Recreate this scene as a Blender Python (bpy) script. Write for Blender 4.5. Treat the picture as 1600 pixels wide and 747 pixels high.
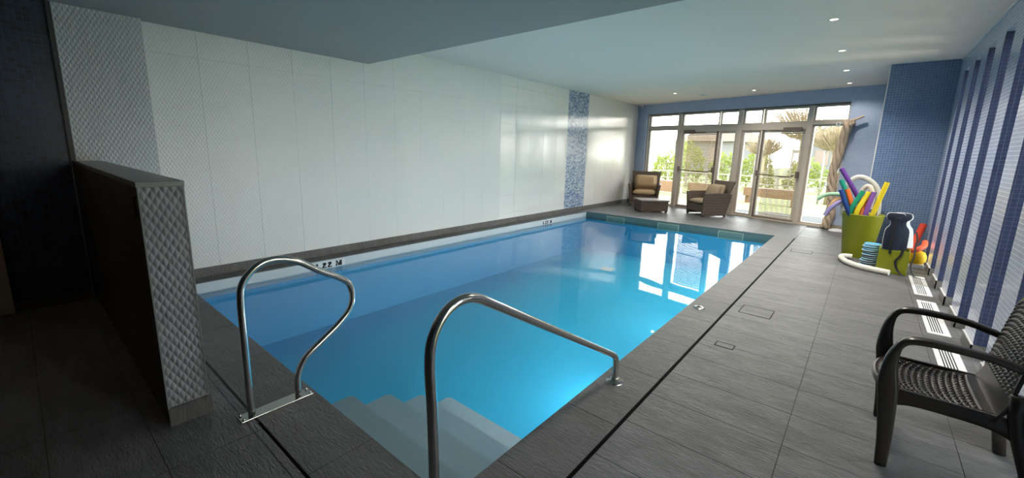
import bpy, bmesh, math, random
from mathutils import Vector, Matrix
random.seed(7)
R = math.radians
scene = bpy.context.scene
for o in list(bpy.data.objects): bpy.data.objects.remove(o)

# ------------------------------------------------------------------ camera
cd = bpy.data.cameras.new('camera'); cam = bpy.data.objects.new('camera', cd)
scene.collection.objects.link(cam); scene.camera = cam
yaw, pit, roll = -0.697174, -0.187647, 0.0253075
f = Vector((math.sin(yaw)*math.cos(pit), math.cos(yaw)*math.cos(pit), math.sin(pit)))
r0 = Vector((math.cos(yaw), -math.sin(yaw), 0)); u0 = r0.cross(f)
rr = r0*math.cos(roll)+u0*math.sin(roll); uu = -r0*math.sin(roll)+u0*math.cos(roll)
M = Matrix((rr, uu, -f)).transposed().to_4x4(); M.translation = Vector((0, 0, 1.6))
cam.matrix_world = M
cd.sensor_width = 36; cd.lens = 652.4/1600*36; cd.shift_y = -15.0/1600; cd.clip_start = .05; cd.clip_end = 300

# ------------------------------------------------------------------ sky
SKY = 7.5
w = bpy.data.worlds.new('sky'); scene.world = w; w.use_nodes = True
nt = w.node_tree; bg = nt.nodes['Background']
tc = nt.nodes.new('ShaderNodeTexCoord'); sx = nt.nodes.new('ShaderNodeSeparateXYZ'); cr = nt.nodes.new('ShaderNodeValToRGB')
nt.links.new(tc.outputs['Generated'], sx.inputs[0]); nt.links.new(sx.outputs['Z'], cr.inputs[0])
cr.color_ramp.elements[0].color = (1, .95, .86, 1); cr.color_ramp.elements[1].color = (.80, .9, 1, 1)
cr.color_ramp.elements[1].position = .6
nt.links.new(cr.outputs[0], bg.inputs[0]); bg.inputs[1].default_value = SKY
scene.view_settings.view_transform = 'Standard'; scene.view_settings.look = 'None'
scene.view_settings.exposure = 0.75; scene.view_settings.gamma = 1
scene.cycles.max_bounces = 10; scene.cycles.diffuse_bounces = 6; scene.cycles.transparent_max_bounces = 16
scene.cycles.sample_clamp_indirect = 6

# ------------------------------------------------------------------ dimensions
XL, XR, X0, X1 = -5.963, .865, -5.728, -1.28
Y0, Y1, YS, YK = 1.109, 9.992, 3.66, 9.437
ZC, ZS, ZW = 3.122, 2.82, -.13
XCOL = .05
T = Vector((.96635, -.25721, 0)); N = Vector((.25721, .96635, 0)); A = Vector((-5.963, 13.39, 0))
def F(s, d=0, z=0): return A+T*s+N*d+Vector((0, 0, z))

# ------------------------------------------------------------------ object helpers
C = scene.collection
def link(name, me, parent=None):
    o = bpy.data.objects.new(name, me); C.objects.link(o)
    if parent: o.parent = parent
    return o
def tag(o, label=None, cat=None, group=None, kind=None):
    if label: o['label'] = label
    if cat: o['category'] = cat
    if group: o['group'] = group
    if kind: o['kind'] = kind
    return o
def empty(name, loc=(0, 0, 0), rz=0, label=None, cat=None, group=None, kind=None):
    o = link(name, None); o.location = loc; o.rotation_euler = (0, 0, rz); o.empty_display_size = .1
    return tag(o, label, cat, group, kind)
def W(parent):   # world->local for an unrotated/rotated parent, computed by hand
    if parent is None: return Matrix.Identity(4)
    m = Matrix.Translation(parent.location) @ parent.rotation_euler.to_matrix().to_4x4()
    if parent.parent: m = W(parent.parent).inverted() @ m
    return m.inverted()
def obj(name, bm, mat, parent=None, smooth=False, world=False, bevel=0):
    """world=True: bm is in world coordinates, converted to the parent's frame"""
    if world and parent is not None:
        bm.transform(W(parent))
    me = bpy.data.meshes.new(name)
    bmesh.ops.recalc_face_normals(bm, faces=bm.faces)
    bm.to_mesh(me); bm.free()
    me.materials.append(mat)
    if smooth:
        me.polygons.foreach_set('use_smooth', [True]*len(me.polygons))
    o = link(name, me, parent)
    if bevel:
        md = o.modifiers.new('bevel', 'BEVEL'); md.width = bevel; md.segments = 2; md.limit_method = 'ANGLE'; md.angle_limit = R(40)
    return o
def BM(): return bmesh.new()
def box(bm, x0, x1, y0, y1, z0, z1, m=None):
    vs = [bm.verts.new((x, y, z)) for x in (x0, x1) for y in (y0, y1) for z in (z0, z1)]
    if m is not None:
        for v in vs: v.co = m @ v.co
    for q in ((0, 1, 3, 2), (4, 6, 7, 5), (0, 4, 5, 1), (2, 3, 7, 6), (0, 2, 6, 4), (1, 5, 7, 3)):
        bm.faces.new([vs[i] for i in q])
    return bm
def B(*a, m=None): return box(BM(), *a, m=m)
MF = Matrix(((T.x, N.x, 0, A.x), (T.y, N.y, 0, A.y), (0, 0, 1, 0), (0, 0, 0, 1)))   # facade frame s,d,z
def prism(bm, pts, z0, z1, m=None):
    a = [bm.verts.new((p[0], p[1], z0)) for p in pts]; b = [bm.verts.new((p[0], p[1], z1)) for p in pts]
    if m is not None:
        for v in a+b: v.co = m @ v.co
    bm.faces.new(a[::-1]); bm.faces.new(b)
    n = len(pts)
    for i in range(n): bm.faces.new((a[i], a[(i+1) % n], b[(i+1) % n], b[i]))
    return bm
def spline(pts, n=8):
    P = [Vector(p) for p in pts]; P = [P[0]*2-P[1]]+P+[P[-1]*2-P[-2]]; out = []
    for i in range(1, len(P)-2):
        for k in range(n):
            t = k/n; a, b, c, d = P[i-1:i+3]
            out.append(.5*((2*b)+(c-a)*t+(2*a-5*b+4*c-d)*t*t+(3*b-a-3*c+d)*t**3))
    out.append(P[-2]); return out
def tube(bm, pts, r, seg=12, up=None, rfun=None, w=1, h=1, power=2, cap=True):
    """sweep a superellipse along pts. r radius; w,h scale along side/up"""
    P = [Vector(p) for p in pts]; n = len(P); rings = []
    nrm = None
    for i in range(n):
        t = (P[min(i+1, n-1)]-P[max(i-1, 0)]).normalized()
        if up is not None:
            side = Vector(up).cross(t)
            if side.length < 1e-4: side = Vector((1, 0, 0)).cross(t)
            side.normalize(); nn = t.cross(side).normalized()
        else:
            if nrm is None:
                a = Vector((0, 0, 1)) if abs(t.z) < .9 else Vector((1, 0, 0))
                nn = (a-t*a.dot(t)).normalized()
            else: nn = (nrm-t*nrm.dot(t)).normalized()
            side = nn.cross(t)*-1; nrm = nn
        rad = rfun(i/(n-1)) if rfun else r
        ww, hh = (rad if not isinstance(rad, tuple) else 1), (rad if not isinstance(rad, tuple) else 1)
        if isinstance(rad, tuple): ww, hh = rad
        ring = []
        for k in range(seg):
            a = 2*math.pi*k/seg; c, s = math.cos(a), math.sin(a)
            c = math.copysign(abs(c)**(2/power), c); s = math.copysign(abs(s)**(2/power), s)
            ring.append(bm.verts.new(P[i]+side*(c*ww*w)+nn*(s*hh*h)))
        rings.append(ring)
    for a, b in zip(rings, rings[1:]):
        for k in range(seg): bm.faces.new((a[k], a[(k+1) % seg], b[(k+1) % seg], b[k]))
    if cap: bm.faces.new(rings[0][::-1]); bm.faces.new(rings[-1])
    return bm
def lathe(bm, prof, c=(0, 0, 0), seg=24, m=None):
    rings = []
    for r, z in prof:
        if r < 1e-5: rings.append([bm.verts.new((c[0], c[1], c[2]+z))])
        else: rings.append([bm.verts.new((c[0]+r*math.cos(2*math.pi*k/seg), c[1]+r*math.sin(2*math.pi*k/seg), c[2]+z)) for k in range(seg)])
    if m is not None:
        for rg in rings:
            for v in rg: v.co = m @ v.co
    for a, b in zip(rings, rings[1:]):
        for k in range(seg):
            k2 = (k+1) % seg
            if len(a) == 1 and len(b) == 1: continue
            if len(a) == 1: bm.faces.new((a[0], b[k2], b[k]))
            elif len(b) == 1: bm.faces.new((a[k], a[k2], b[0]))
            else: bm.faces.new((a[k], a[k2], b[k2], b[k]))
    return bm
def grid(bm, nu, nv, fn):
    V = [[bm.verts.new(fn(i/nu, j/nv)) for j in range(nv+1)] for i in range(nu+1)]
    for i in range(nu):
        for j in range(nv): bm.faces.new((V[i][j], V[i+1][j], V[i+1][j+1], V[i][j+1]))
    return V
def slab(bm, nu, nv, fn, th):
    """grid surface thickened along the vector th (Vector or function)"""
    V = grid(bm, nu, nv, fn)
    thf = th if callable(th) else (lambda a, b: th)
    U = [[bm.verts.new(V[i][j].co+thf(i/nu, j/nv)) for j in range(nv+1)] for i in range(nu+1)]
    for i in range(nu):
        for j in range(nv): bm.faces.new((U[i][j], U[i][j+1], U[i+1][j+1], U[i+1][j]))
    for i in range(nu):
        bm.faces.new((V[i][0], U[i][0], U[i+1][0], V[i+1][0])); bm.faces.new((V[i][nv], V[i+1][nv], U[i+1][nv], U[i][nv]))
    for j in range(nv):
        bm.faces.new((V[0][j], V[0][j+1], U[0][j+1], U[0][j])); bm.faces.new((V[nu][j], U[nu][j], U[nu][j+1], V[nu][j+1]))
    return bm

# ------------------------------------------------------------------ materials
def mat(name, col, rough=.5, metal=0, spec=.5):
    m = bpy.data.materials.new(name); m.use_nodes = True; b = m.node_tree.nodes['Principled BSDF']
    b.inputs['Base Color'].default_value = (*col, 1); b.inputs['Roughness'].default_value = rough
    b.inputs['Metallic'].default_value = metal; b.inputs['Specular IOR Level'].default_value = spec
    return m
class NG:
    def __init__(s, m): s.m = m; s.t = m.node_tree; s.b = s.t.nodes['Principled BSDF']
    def n(s, typ, **k):
        x = s.t.nodes.new('ShaderNode'+typ)
        for a, v in k.items(): setattr(x, a, v)
        return x
    def l(s, a, b): s.t.links.new(a, b)
    def pos(s): return s.n('NewGeometry').outputs['Position']
    def math(s, op, a, b=None):
        x = s.n('Math', operation=op)
        for i, v in enumerate((a, b)):
            if v is None: continue
            if isinstance(v, (int, float)): x.inputs[i].default_value = v
            else: s.l(v, x.inputs[i])
        return x.outputs[0]
    def dot(s, v, vec):
        x = s.n('VectorMath', operation='DOT_PRODUCT'); s.l(v, x.inputs[0]); x.inputs[1].default_value = vec; return x.outputs['Value']
    def xyz(s, a, b, c=0):
        x = s.n('CombineXYZ')
        for i, v in enumerate((a, b, c)):
            if isinstance(v, (int, float)): x.inputs[i].default_value = v
            else: s.l(v, x.inputs[i])
        return x.outputs[0]
    def mapping(s, v, scale):
        x = s.n('Mapping'); s.l(v, x.inputs[0]); x.inputs['Scale'].default_value = scale; return x.outputs[0]
    def noise(s, v, scale, detail=3, rough=.5, dist=0):
        x = s.n('TexNoise'); s.l(v, x.inputs['Vector']); x.inputs['Scale'].default_value = scale
        x.inputs['Detail'].default_value = detail; x.inputs['Roughness'].default_value = rough; x.inputs['Distortion'].default_value = dist
        return x.outputs['Fac']
    def ramp(s, fac, stops):
        x = s.n('ValToRGB'); s.l(fac, x.inputs[0]); e = x.color_ramp.elements
        while len(e) < len(stops): e.new(.5)
        for i, (p, c) in enumerate(stops): e[i].position = p; e[i].color = (*c, 1)
        return x.outputs[0]
    def mix(s, fac, a, b, mode='MIX'):
        x = s.n('Mix', data_type='RGBA', blend_type=mode)
        for i, v in ((0, fac), (6, a), (7, b)):
            if isinstance(v, (int, float)): x.inputs[i].default_value = v
            elif isinstance(v, tuple): x.inputs[i].default_value = (*v, 1)
            else: s.l(v, x.inputs[i])
        return x.outputs[2]
    def bump(s, h, strength=.3, dist=.01):
        x = s.n('Bump'); s.l(h, x.inputs['Height']); x.inputs['Strength'].default_value = strength; x.inputs['Distance'].default_value = dist
        s.l(x.outputs[0], s.b.inputs['Normal']); return x

def mosaic(name, axis, c1, c2, grout, pitch=.036, w=None, rough=.16, offset=0, bias=0, bump=.35):
    m = mat(name, c1, rough); g = NG(m); p = g.pos()
    u = g.dot(p, axis); z = g.dot(p, (0, 0, 1)); v = g.xyz(u, z)
    x = g.n('TexBrick'); x.offset = offset; x.squash = 1; g.l(v, x.inputs['Vector'])
    x.inputs['Color1'].default_value = (*c1, 1); x.inputs['Color2'].default_value = (*c2, 1); x.inputs['Mortar'].default_value = (*grout, 1)
    x.inputs['Scale'].default_value = 1; x.inputs['Mortar Size'].default_value = pitch*.05; x.inputs['Mortar Smooth'].default_value = .3
    x.inputs['Bias'].default_value = bias; x.inputs['Brick Width'].default_value = w or pitch; x.inputs['Row Height'].default_value = pitch
    g.l(x.outputs['Color'], g.b.inputs['Base Color'])
    inv = g.math('SUBTRACT', 1, x.outputs['Fac'])
    n = g.noise(v, 3, 2)
    h = g.math('ADD', inv, g.math('MULTIPLY', n, .3))
    g.bump(h, bump, .002)
    g.l(g.math('ADD', g.math('MULTIPLY', x.outputs['Fac'], .4), rough), g.b.inputs['Roughness'])
    return m
def relief(name, axis, col, p1=.036, p2=.066, rough=.2, strength=.5):
    """glazed wall tile with a small staggered scale relief"""
    m = mat(name, col, rough); g = NG(m); p = g.pos()
    u = g.dot(p, axis); z = g.dot(p, (0, 0, 1))
    a = g.math('ADD', g.math('MULTIPLY', u, math.pi/p1), g.math('MULTIPLY', z, math.pi/p2))
    b = g.math('SUBTRACT', g.math('MULTIPLY', u, math.pi/p1), g.math('MULTIPLY', z, math.pi/p2))
    h = g.math('ABSOLUTE', g.math('MULTIPLY', g.math('SINE', a), g.math('SINE', b)))
    g.bump(h, strength, .006)
    return m
def slate(name, dark, light, rough=.42):
    m = mat(name, dark, rough); g = NG(m); p = g.pos()
    v = g.mapping(p, (1, 3.2, 1))
    n1 = g.noise(v, 2.2, 6, .6, .6)
    n2 = g.noise(v, 9, 8, .7, 1.2)
    n3 = g.noise(p, 1.1, 2)
    col = g.ramp(g.math('ADD', g.math('MULTIPLY', n1, .5), g.math('MULTIPLY', n2, .5)), [(.35, dark), (.65, light)])
    # tile to tile difference
    oi = g.n('ObjectInfo'); sc = g.math('ADD', g.math('MULTIPLY', oi.outputs['Random'], .16), .92)
    hs = g.n('HueSaturation'); g.l(col, hs.inputs['Color']); g.l(sc, hs.inputs['Value'])
    g.l(hs.outputs[0], g.b.inputs['Base Color'])
    rid = g.math('ABSOLUTE', g.math('SUBTRACT', n2, .5))
    n4 = g.noise(g.mapping(p, (1.2, 5, 1)), 7, 3, .5, 2.0)
    h = g.math('ADD', g.math('ADD', n1, g.math('MULTIPLY', rid, -1.6)), g.math('MULTIPLY', n4, .9))
    g.bump(h, .8, .016)
    g.l(g.math('ADD', g.math('MULTIPLY', n3, .2), rough-.1), g.b.inputs['Roughness'])
    return m
def plaster(name, col):
    m = mat(name, col, .85, spec=.2); g = NG(m); g.bump(g.noise(g.pos(), 60, 3), .08, .003); return m
def woven(name, c1, c2, pu=.03, pv=.012, rough=.5):
    m = mat(name, c1, rough); g = NG(m); x = g.n('TexCoord').outputs['Object']
    s = g.n('SeparateXYZ'); g.l(x, s.inputs[0])
    u = g.math('ADD', s.outputs[0], s.outputs[1])
    b = g.n('TexBrick'); g.l(g.xyz(u, s.outputs[2]), b.inputs['Vector'])
    b.inputs['Color1'].default_value = (*c1, 1); b.inputs['Color2'].default_value = (*c2, 1); b.inputs['Mortar'].default_value = (*[k*.35 for k in c1], 1)
    b.inputs['Scale'].default_value = 1; b.inputs['Brick Width'].default_value = pu; b.inputs['Row Height'].default_value = pv; b.inputs['Mortar Size'].default_value = .0012
    # broader bands of the weave
    s1 = g.math('SINE', g.math('MULTIPLY', s.outputs[2], 2*math.pi/.075))
    col = g.mix(g.math('ADD', g.math('MULTIPLY', s1, .15), .15), b.outputs[0], tuple(k*1.35 for k in c2))
    g.l(col, g.b.inputs['Base Color']); g.bump(g.math('SUBTRACT', 1, b.outputs['Fac']), .6, .004)
    return m
def fabric(name, col, sc=400):
    m = mat(name, col, .9, spec=.15); g = NG(m); p = g.n('TexCoord').outputs['Object']
    n = g.noise(p, sc, 2); n2 = g.noise(p, 9, 3)
    g.l(g.mix(n2, tuple(k*.88 for k in col), tuple(min(1, k*1.1) for k in col)), g.b.inputs['Base Color'])
    g.bump(n, .25, .002); return m
def foam(name, col):
    m = mat(name, col, .65, spec=.25); g = NG(m); g.bump(g.noise(g.n('TexCoord').outputs['Object'], 90, 2), .12, .004); return m

M_slate = slate('slate_tile', (.078, .08, .084), (.18, .183, .19), .36)
M_coping = slate('coping_slate', (.085, .085, .085), (.15, .15, .15), .4)
M_grout = mat('dark_grout', (.055, .053, .05), .9)
M_black = mat('black_gap', (.002, .002, .002), .9, spec=.1)
M_ceil = plaster('white_ceiling_paint', (.92, .80, .70))
M_soffit = plaster('blue_grey_soffit_paint', (.46, .42, .38))
M_facade = mosaic('blue_mosaic_facade', tuple(T), (.34, .43, .6), (.38, .47, .64), (.44, .52, .64))
M_column = mosaic('blue_mosaic_column', (1, 1, 0), (.09, .155, .29), (.115, .19, .34), (.26, .33, .42), pitch=.038)
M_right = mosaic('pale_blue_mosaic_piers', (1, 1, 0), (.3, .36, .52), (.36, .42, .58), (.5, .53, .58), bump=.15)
M_jamb = mosaic('navy_shade_mosaic_jambs', (1, 1, 0), (.02, .03, .085), (.028, .04, .11), (.09, .11, .17), bump=.2, rough=.3)  # darker copy of the pier mosaic: jamb shade put into the colour
M_darkmos = mosaic('midnight_mosaic', (0, 1, 0), (.006, .01, .022), (.02, .035, .075), (.06, .075, .1), pitch=.045, rough=.4)
M_stripe = mosaic('mixed_blue_mosaic', (0, 1, 0), (.08, .14, .3), (.5, .56, .62), (.3, .33, .36), pitch=.03, w=.06, offset=.5)
M_tile = relief('white_relief_tile', (0, 1, 0), (.72, .70, .66), rough=.04, strength=.08)
M_tilerel = relief('white_relief_tile_near', (0, 1, 0), (.68, .67, .64), rough=.14, strength=.4)
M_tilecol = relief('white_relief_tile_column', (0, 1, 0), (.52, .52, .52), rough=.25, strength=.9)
M_scale = mat('grey_scale_tile', (.27, .27, .28), .3)
M_tilegrout = mat('tile_grout', (.6, .59, .56), .8)
M_skirt = slate('slate_skirting', (.1, .095, .09), (.17, .165, .155), .45)
M_part = slate('partition_stone', (.05, .045, .036), (.08, .072, .058), .3)
M_cap = mat('partition_cap_stone', (.2, .21, .2), .35)
M_trim = mat('white_metal_trim', (.7, .7, .7), .4)
M_darktrim = mat('dark_metal_trim', (.03, .03, .028), .5)
M_frame = mat('taupe_aluminium', (.55, .49, .42), .4)
M_stake = mat('grey_weathered_post', (.22, .2, .17), .8)
M_frame2 = mat('dark_bronze_aluminium', (.16, .12, .1), .4)
M_steel = mat('brushed_steel', (.55, .54, .52), .17, 1)
g = NG(M_steel); g.bump(g.noise(g.mapping(g.n('TexCoord').outputs['Object'], (30, 30, 3)), 10, 2), .05, .002)
M_alu = mat('white_aluminium', (.78, .79, .8), .35)
M_plastic = mat('brown_resin', (.032, .027, .023), .27)
M_liner = mat('turquoise_liner', (.05, .54, .8), .6)
M_strip = mat('pale_gunwale', (.5, .55, .57), .4)
M_step = mat('white_step_shell', (.6, .63, .64), .5)
M_ink = mat('black_ink', (.005, .005, .005), .6)
M_beige = fabric('beige_laminate', (.33, .27, .2), 60)
M_green = mat('lime_green_plastic', (.25, .28, .01), .4)
M_lawn = mat('lawn', (.2, .22, .07), .95); g = NG(M_lawn)
g.l(g.ramp(g.noise(g.pos(), 1.2, 6, .7), [(.3, (.15, .175, .05)), (.7, (.24, .26, .1))]), g.b.inputs['Base Color']); g.bump(g.noise(g.pos(), 40, 3), .6, .03)
M_paving = mat('pale_terrace_paving', (.55, .54, .5), .8)
M_bark = mat('pale_bark', (.22, .17, .1), .9); g = NG(M_bark); g.bump(g.noise(g.mapping(g.pos(), (1, 1, .2)), 25, 4), .5, .02)
M_wood = mat('orange_timber', (.16, .08, .035), .7); g = NG(M_wood); g.l(g.ramp(g.noise(g.mapping(g.pos(), (2, 2, 30)), 4, 4), [(.3, (.11, .055, .025)), (.7, (.19, .1, .045))]), g.b.inputs['Base Color'])
M_house = mat('pale_render', (.13, .13, .13), .9)
M_roof = mat('brown_roof_tile', (.09, .055, .03), .8)
M_water = bpy.data.materials.new('pool_water'); M_water.use_nodes = True
t_ = M_water.node_tree; t_.nodes.remove(t_.nodes['Principled BSDF'])
tr = t_.nodes.new('ShaderNodeBsdfTransparent'); tr.inputs[0].default_value = (.88, .98, 1, 1)
gl = t_.nodes.new('ShaderNodeBsdfGlossy'); gl.inputs['Roughness'].default_value = .015
fr = t_.nodes.new('ShaderNodeFresnel'); fr.inputs['IOR'].default_value = 1.33
mx = t_.nodes.new('ShaderNodeMixShader'); no = t_.nodes.new('ShaderNodeTexNoise'); bp = t_.nodes.new('ShaderNodeBump')
no.inputs['Scale'].default_value = 1.3; no.inputs['Detail'].default_value = 1; ge = t_.nodes.new('ShaderNodeNewGeometry')
bp.inputs['Strength'].default_value = .12; bp.inputs['Distance'].default_value = .02
t_.links.new(ge.outputs['Position'], no.inputs['Vector']); t_.links.new(no.outputs['Fac'], bp.inputs['Height'])
t_.links.new(bp.outputs[0], gl.inputs['Normal']); t_.links.new(bp.outputs[0], fr.inputs['Normal'])
t_.links.new(fr.outputs[0], mx.inputs[0]); t_.links.new(tr.outputs[0], mx.inputs[1]); t_.links.new(gl.outputs[0], mx.inputs[2])
t_.links.new(mx.outputs[0], t_.nodes['Material Output'].inputs[0])
def glass(name, tint):
    m = bpy.data.materials.new(name); m.use_nodes = True; t = m.node_tree; t.nodes.remove(t.nodes['Principled BSDF'])
    a = t.nodes.new('ShaderNodeBsdfTransparent'); a.inputs[0].default_value = (*tint, 1)
    b = t.nodes.new('ShaderNodeBsdfGlossy'); b.inputs['Roughness'].default_value = .01
    f_ = t.nodes.new('ShaderNodeFresnel'); f_.inputs['IOR'].default_value = 1.45; x = t.nodes.new('ShaderNodeMixShader')
    t.links.new(f_.outputs[0], x.inputs[0]); t.links.new(a.outputs[0], x.inputs[1]); t.links.new(b.outputs[0], x.inputs[2])
    t.links.new(x.outputs[0], t.nodes['Material Output'].inputs[0]); return m
M_glass = glass('clear_glass', (.95, .96, .95))
def translucent(name, col, fac):
    m = mat(name, col, .8); t = m.node_tree; b = t.nodes['Principled BSDF']; tl = t.nodes.new('ShaderNodeBsdfTranslucent')
    tl.inputs[0].default_value = (*col, 1); x = t.nodes.new('ShaderNodeMixShader'); x.inputs[0].default_value = fac
    t.links.new(b.outputs[0], x.inputs[1]); t.links.new(tl.outputs[0], x.inputs[2]); t.links.new(x.outputs[0], t.nodes['Material Output'].inputs[0]); return m
M_blind = translucent('tan_blind_slat', (.2, .14, .075), .25)
M_leaf = translucent('yellow_green_leaf', (.2, .23, .05), .5)
def emit(name, col, s):
    m = mat(name, (0, 0, 0), 1); b = m.node_tree.nodes['Principled BSDF']
    b.inputs['Emission Color'].default_value = (*col, 1); b.inputs['Emission Strength'].default_value = s; return m
M_lamp = emit('warm_lamp', (1, .88, .62), 6)
M_poollamp = emit('pool_lamp_lens', (.5, .8, 1), 20)

# ================================================================== STRUCTURE
# ---- floor
floor = empty('floor', kind='structure')
def floor_tile(x0, x1, y0, y1, m=M_slate, name='tile', z=0, par=None):
    g_ = .0016
    o = obj(name, B(x0+g_, x1-g_, y0+g_, y1-g_, z-.012, z), m, par or floor, bevel=.0012)
    return o
# substrate (leaves the pool open)
bm = BM(); FB, FT = -.25, -.005
box(bm, -6.3, 1.3, -2.2, Y0-.02, FB, FT); box(bm, -6.3, X0-.02, Y0-.02, Y1+.02, FB, FT)
box(bm, X1+.02, 1.3, Y0-.02, Y1+.02, FB, FT); box(bm, -6.3, 1.3, Y1+.02, 14.2, FB, FT)
obj('screed', bm, M_grout, floor)
GX, GY, PX, PY = -.916, .309, .76, .3825
def facade_y(x): return A.y+(x-A.x)*T.y/T.x
xs = [GX+PX*k for k in range(-8, 3)]+[XR]
ys = [GY+PY*k for k in range(-6, 36)]
RAIL_X0, RAIL_X1 = -2.675, -2.535
for i in range(len(xs)-1):
    for j in range(len(ys)-1):
        a, b, c_, d = xs[i], xs[i+1], ys[j], ys[j+1]
        a = max(a, XL+.0); b = min(b, XR if b > XR else b)
        if b-a < .02: continue
        # zones
        if d < .70:                      # in front of the pool
            floor_tile(a, b, c_, d); continue
        if a > -.93:                     # right walk
            if d > YK and b > XCOL+.02 and a >= XCOL-.3:
                if a >= .5: continue
            if c_ > YK-.02 and a >= -.17:
                b = min(b, XCOL)
                if b-a < .02: continue
            if c_ > 11.55 : continue
            floor_tile(a, b, c_, min(d, 11.9)); continue
        if c_ < .70 and d > .70: floor_tile(a, b, c_, .735); continue
        if c_ > 10.2 and c_ < 13.6:       # patio, cut on the facade line
            ya, yb = facade_y(a)+.1, facade_y(b)+.1
            if c_ > yb-.02: continue
            if a < -5.9: pass
            pts = [(a+.0016, c_+.0016), (b-.0016, c_+.0016), (b-.0016, min(d, yb)-.0016), (a+.0016, min(d, ya)-.0016)]
            obj('tile', prism(BM(), pts, -.012, 0), M_slate, floor)
yj = ys[[k for k, y in enumerate(ys) if y > 10.2][0]]
for i in range(len(xs)-1):               # the row between far coping and grid
    a, b = max(xs[i], XL), xs[i+1]
    if a > -.93: continue
    floor_tile(a, b, Y1+.0, yj-.0)
last = [x for x in xs if x < .6][-1]
# third column of the right walk
for j in range(len(ys)-1):
    pass
# copings round the pool
for k, (a, b) in enumerate([(Y0-.365, 1.448), (1.448, 2.13), (2.13, 2.82), (2.82, 3.507), (3.507, 4.194), (4.194, 4.88), (4.88, 5.567), (5.567, 6.25), (6.25, 6.94), (6.94, 7.63), (7.63, 8.31), (8.31, 9.0), (9.0, 9.49), (9.49, Y1)]):
    floor_tile(X1, -.938, a, b, M_coping, 'coping_stone')
for k in range(-6, 3):
    a = max(-2.425-.185+PX*k*0 - 0, -9)
cx = [-5.66, -4.92, -4.15, -3.38, RAIL_X0+.07, -1.9, X1]
for a, b in zip(cx, cx[1:]): floor_tile(max(a, X0), b, .748, Y0, M_coping, 'coping_stone')
for k in range(12):
    a = .75+k*.77; b = min(a+.77, Y1)
    if a < Y1: floor_tile(XL, X0, a, b, M_coping, 'coping_stone')
obj('overflow_channel_shade', box(box(BM(), -.937, -.915, .70, 10.99, -.006, -.003), RAIL_X1+.02, -.915, .733, .75, -.006, -.003), M_black, floor)  # flat near-black strip stands in for the shade inside the slit
# flush fittings in the floor
def hatch(x0, x1, y0, y1, label, nm='access_hatch'):
    t = empty(nm, ((x0+x1)/2, (y0+y1)/2, 0), 0, label, 'hatch')
    obj('frame', box(box(box(box(BM(), x0, x1, y0, y0+.006, 0, .0025), x0, x1, y1-.006, y1, 0, .0025), x0, x0+.006, y0, y1, 0, .0025), x1-.006, x1, y0, y1, 0, .0025), M_black, t, world=True)
    obj('lid', B(x0+.007, x1-.007, y0+.007, y1-.007, 0, .0018), M_slate, t, world=True)
hatch(-.83, -.54, 4.70, 4.985, 'square slate-covered access hatch in floor, middle one beside the pool')
hatch(-.80, -.655, 3.70, 3.80, 'smallest slate-covered hatch in floor, nearest the camera')
hatch(-.83, -.53, 8.5, 8.76, 'farthest slate-covered hatch in floor, left of the green bin')
t = empty('deck_fitting', (-1.17, 4.53, 0), 0, 'round chrome fitting set in the right pool coping', 'fitting')
obj('flange', lathe(BM(), [(0, .012), (.03, .014), (.052, .01), (.06, 0)], seg=28), M_steel, t, True)
obj('cap', lathe(BM(), [(0, .018), (.022, .016), (.026, .011)], seg=20), M_darktrim, t, True)

# ---- ceilings
ceiling = empty('ceiling', kind='structure')
obj('ceiling_panel', prism(BM(), [(-6.3, YS), (1.4, YS), (1.4, facade_y(1.4)+.3), (-6.3, facade_y(-6.3)+.3)], ZC, ZC+.2), M_ceil, ceiling)
obj('soffit', B(-6.3, 1.4, -2.3, YS, ZS, ZC+.2), M_soffit, ceiling)
# ---- left wall: white relief tiles one by one
wl = empty('wall_left', kind='structure')
obj('substrate', B(-6.3, XL-.008, .9, 13.6, -.25, ZC+.1), M_tilegrout, wl)
yg = [1.02]+[1.509+.515*k for k in range(0, 24)]
zg = [.112]+[.614-.384+.384*k for k in range(1, 8)]+[ZC]
zg = [.112, .23, .614, .997, 1.38, 1.763, 2.146, 2.53, 2.912, ZC]
S1, S2 = 9.22, 10.21
zfar = zg; zgn = [.112, 1.38, 2.53, ZC]
for i in range(len(yg)-1):
    zg = zgn if yg[i] < 6.5 else zfar
    for j in range(len(zg)-1):
        segs = [(yg[i], min(yg[i+1], 13.40))]
        a, b = segs[0]
        if a < S1 < b: segs = [(a, S1)]
        elif a < S2 < b: segs = [(S2, b)]
        elif a >= S1 and b <= S2: continue
        for a, b in segs:
            if b-a < .02: continue
            z0_, z1_ = zg[j], zg[j+1]
            if b <= YS and z1_ > ZS: z1_ = ZS
            if z1_-z0_ < .02: continue
            g_ = .0012
            obj('wall_tile', B(XL-.012, XL+random.uniform(-.0006, .0006), a+g_, b-g_, z0_+g_, z1_-g_), M_tilerel if yg[i] < 6.5 else M_tile, wl)
obj('mosaic_stripe', B(XL-.012, XL, S1, S2, .112, ZC), M_stripe, wl)
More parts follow.
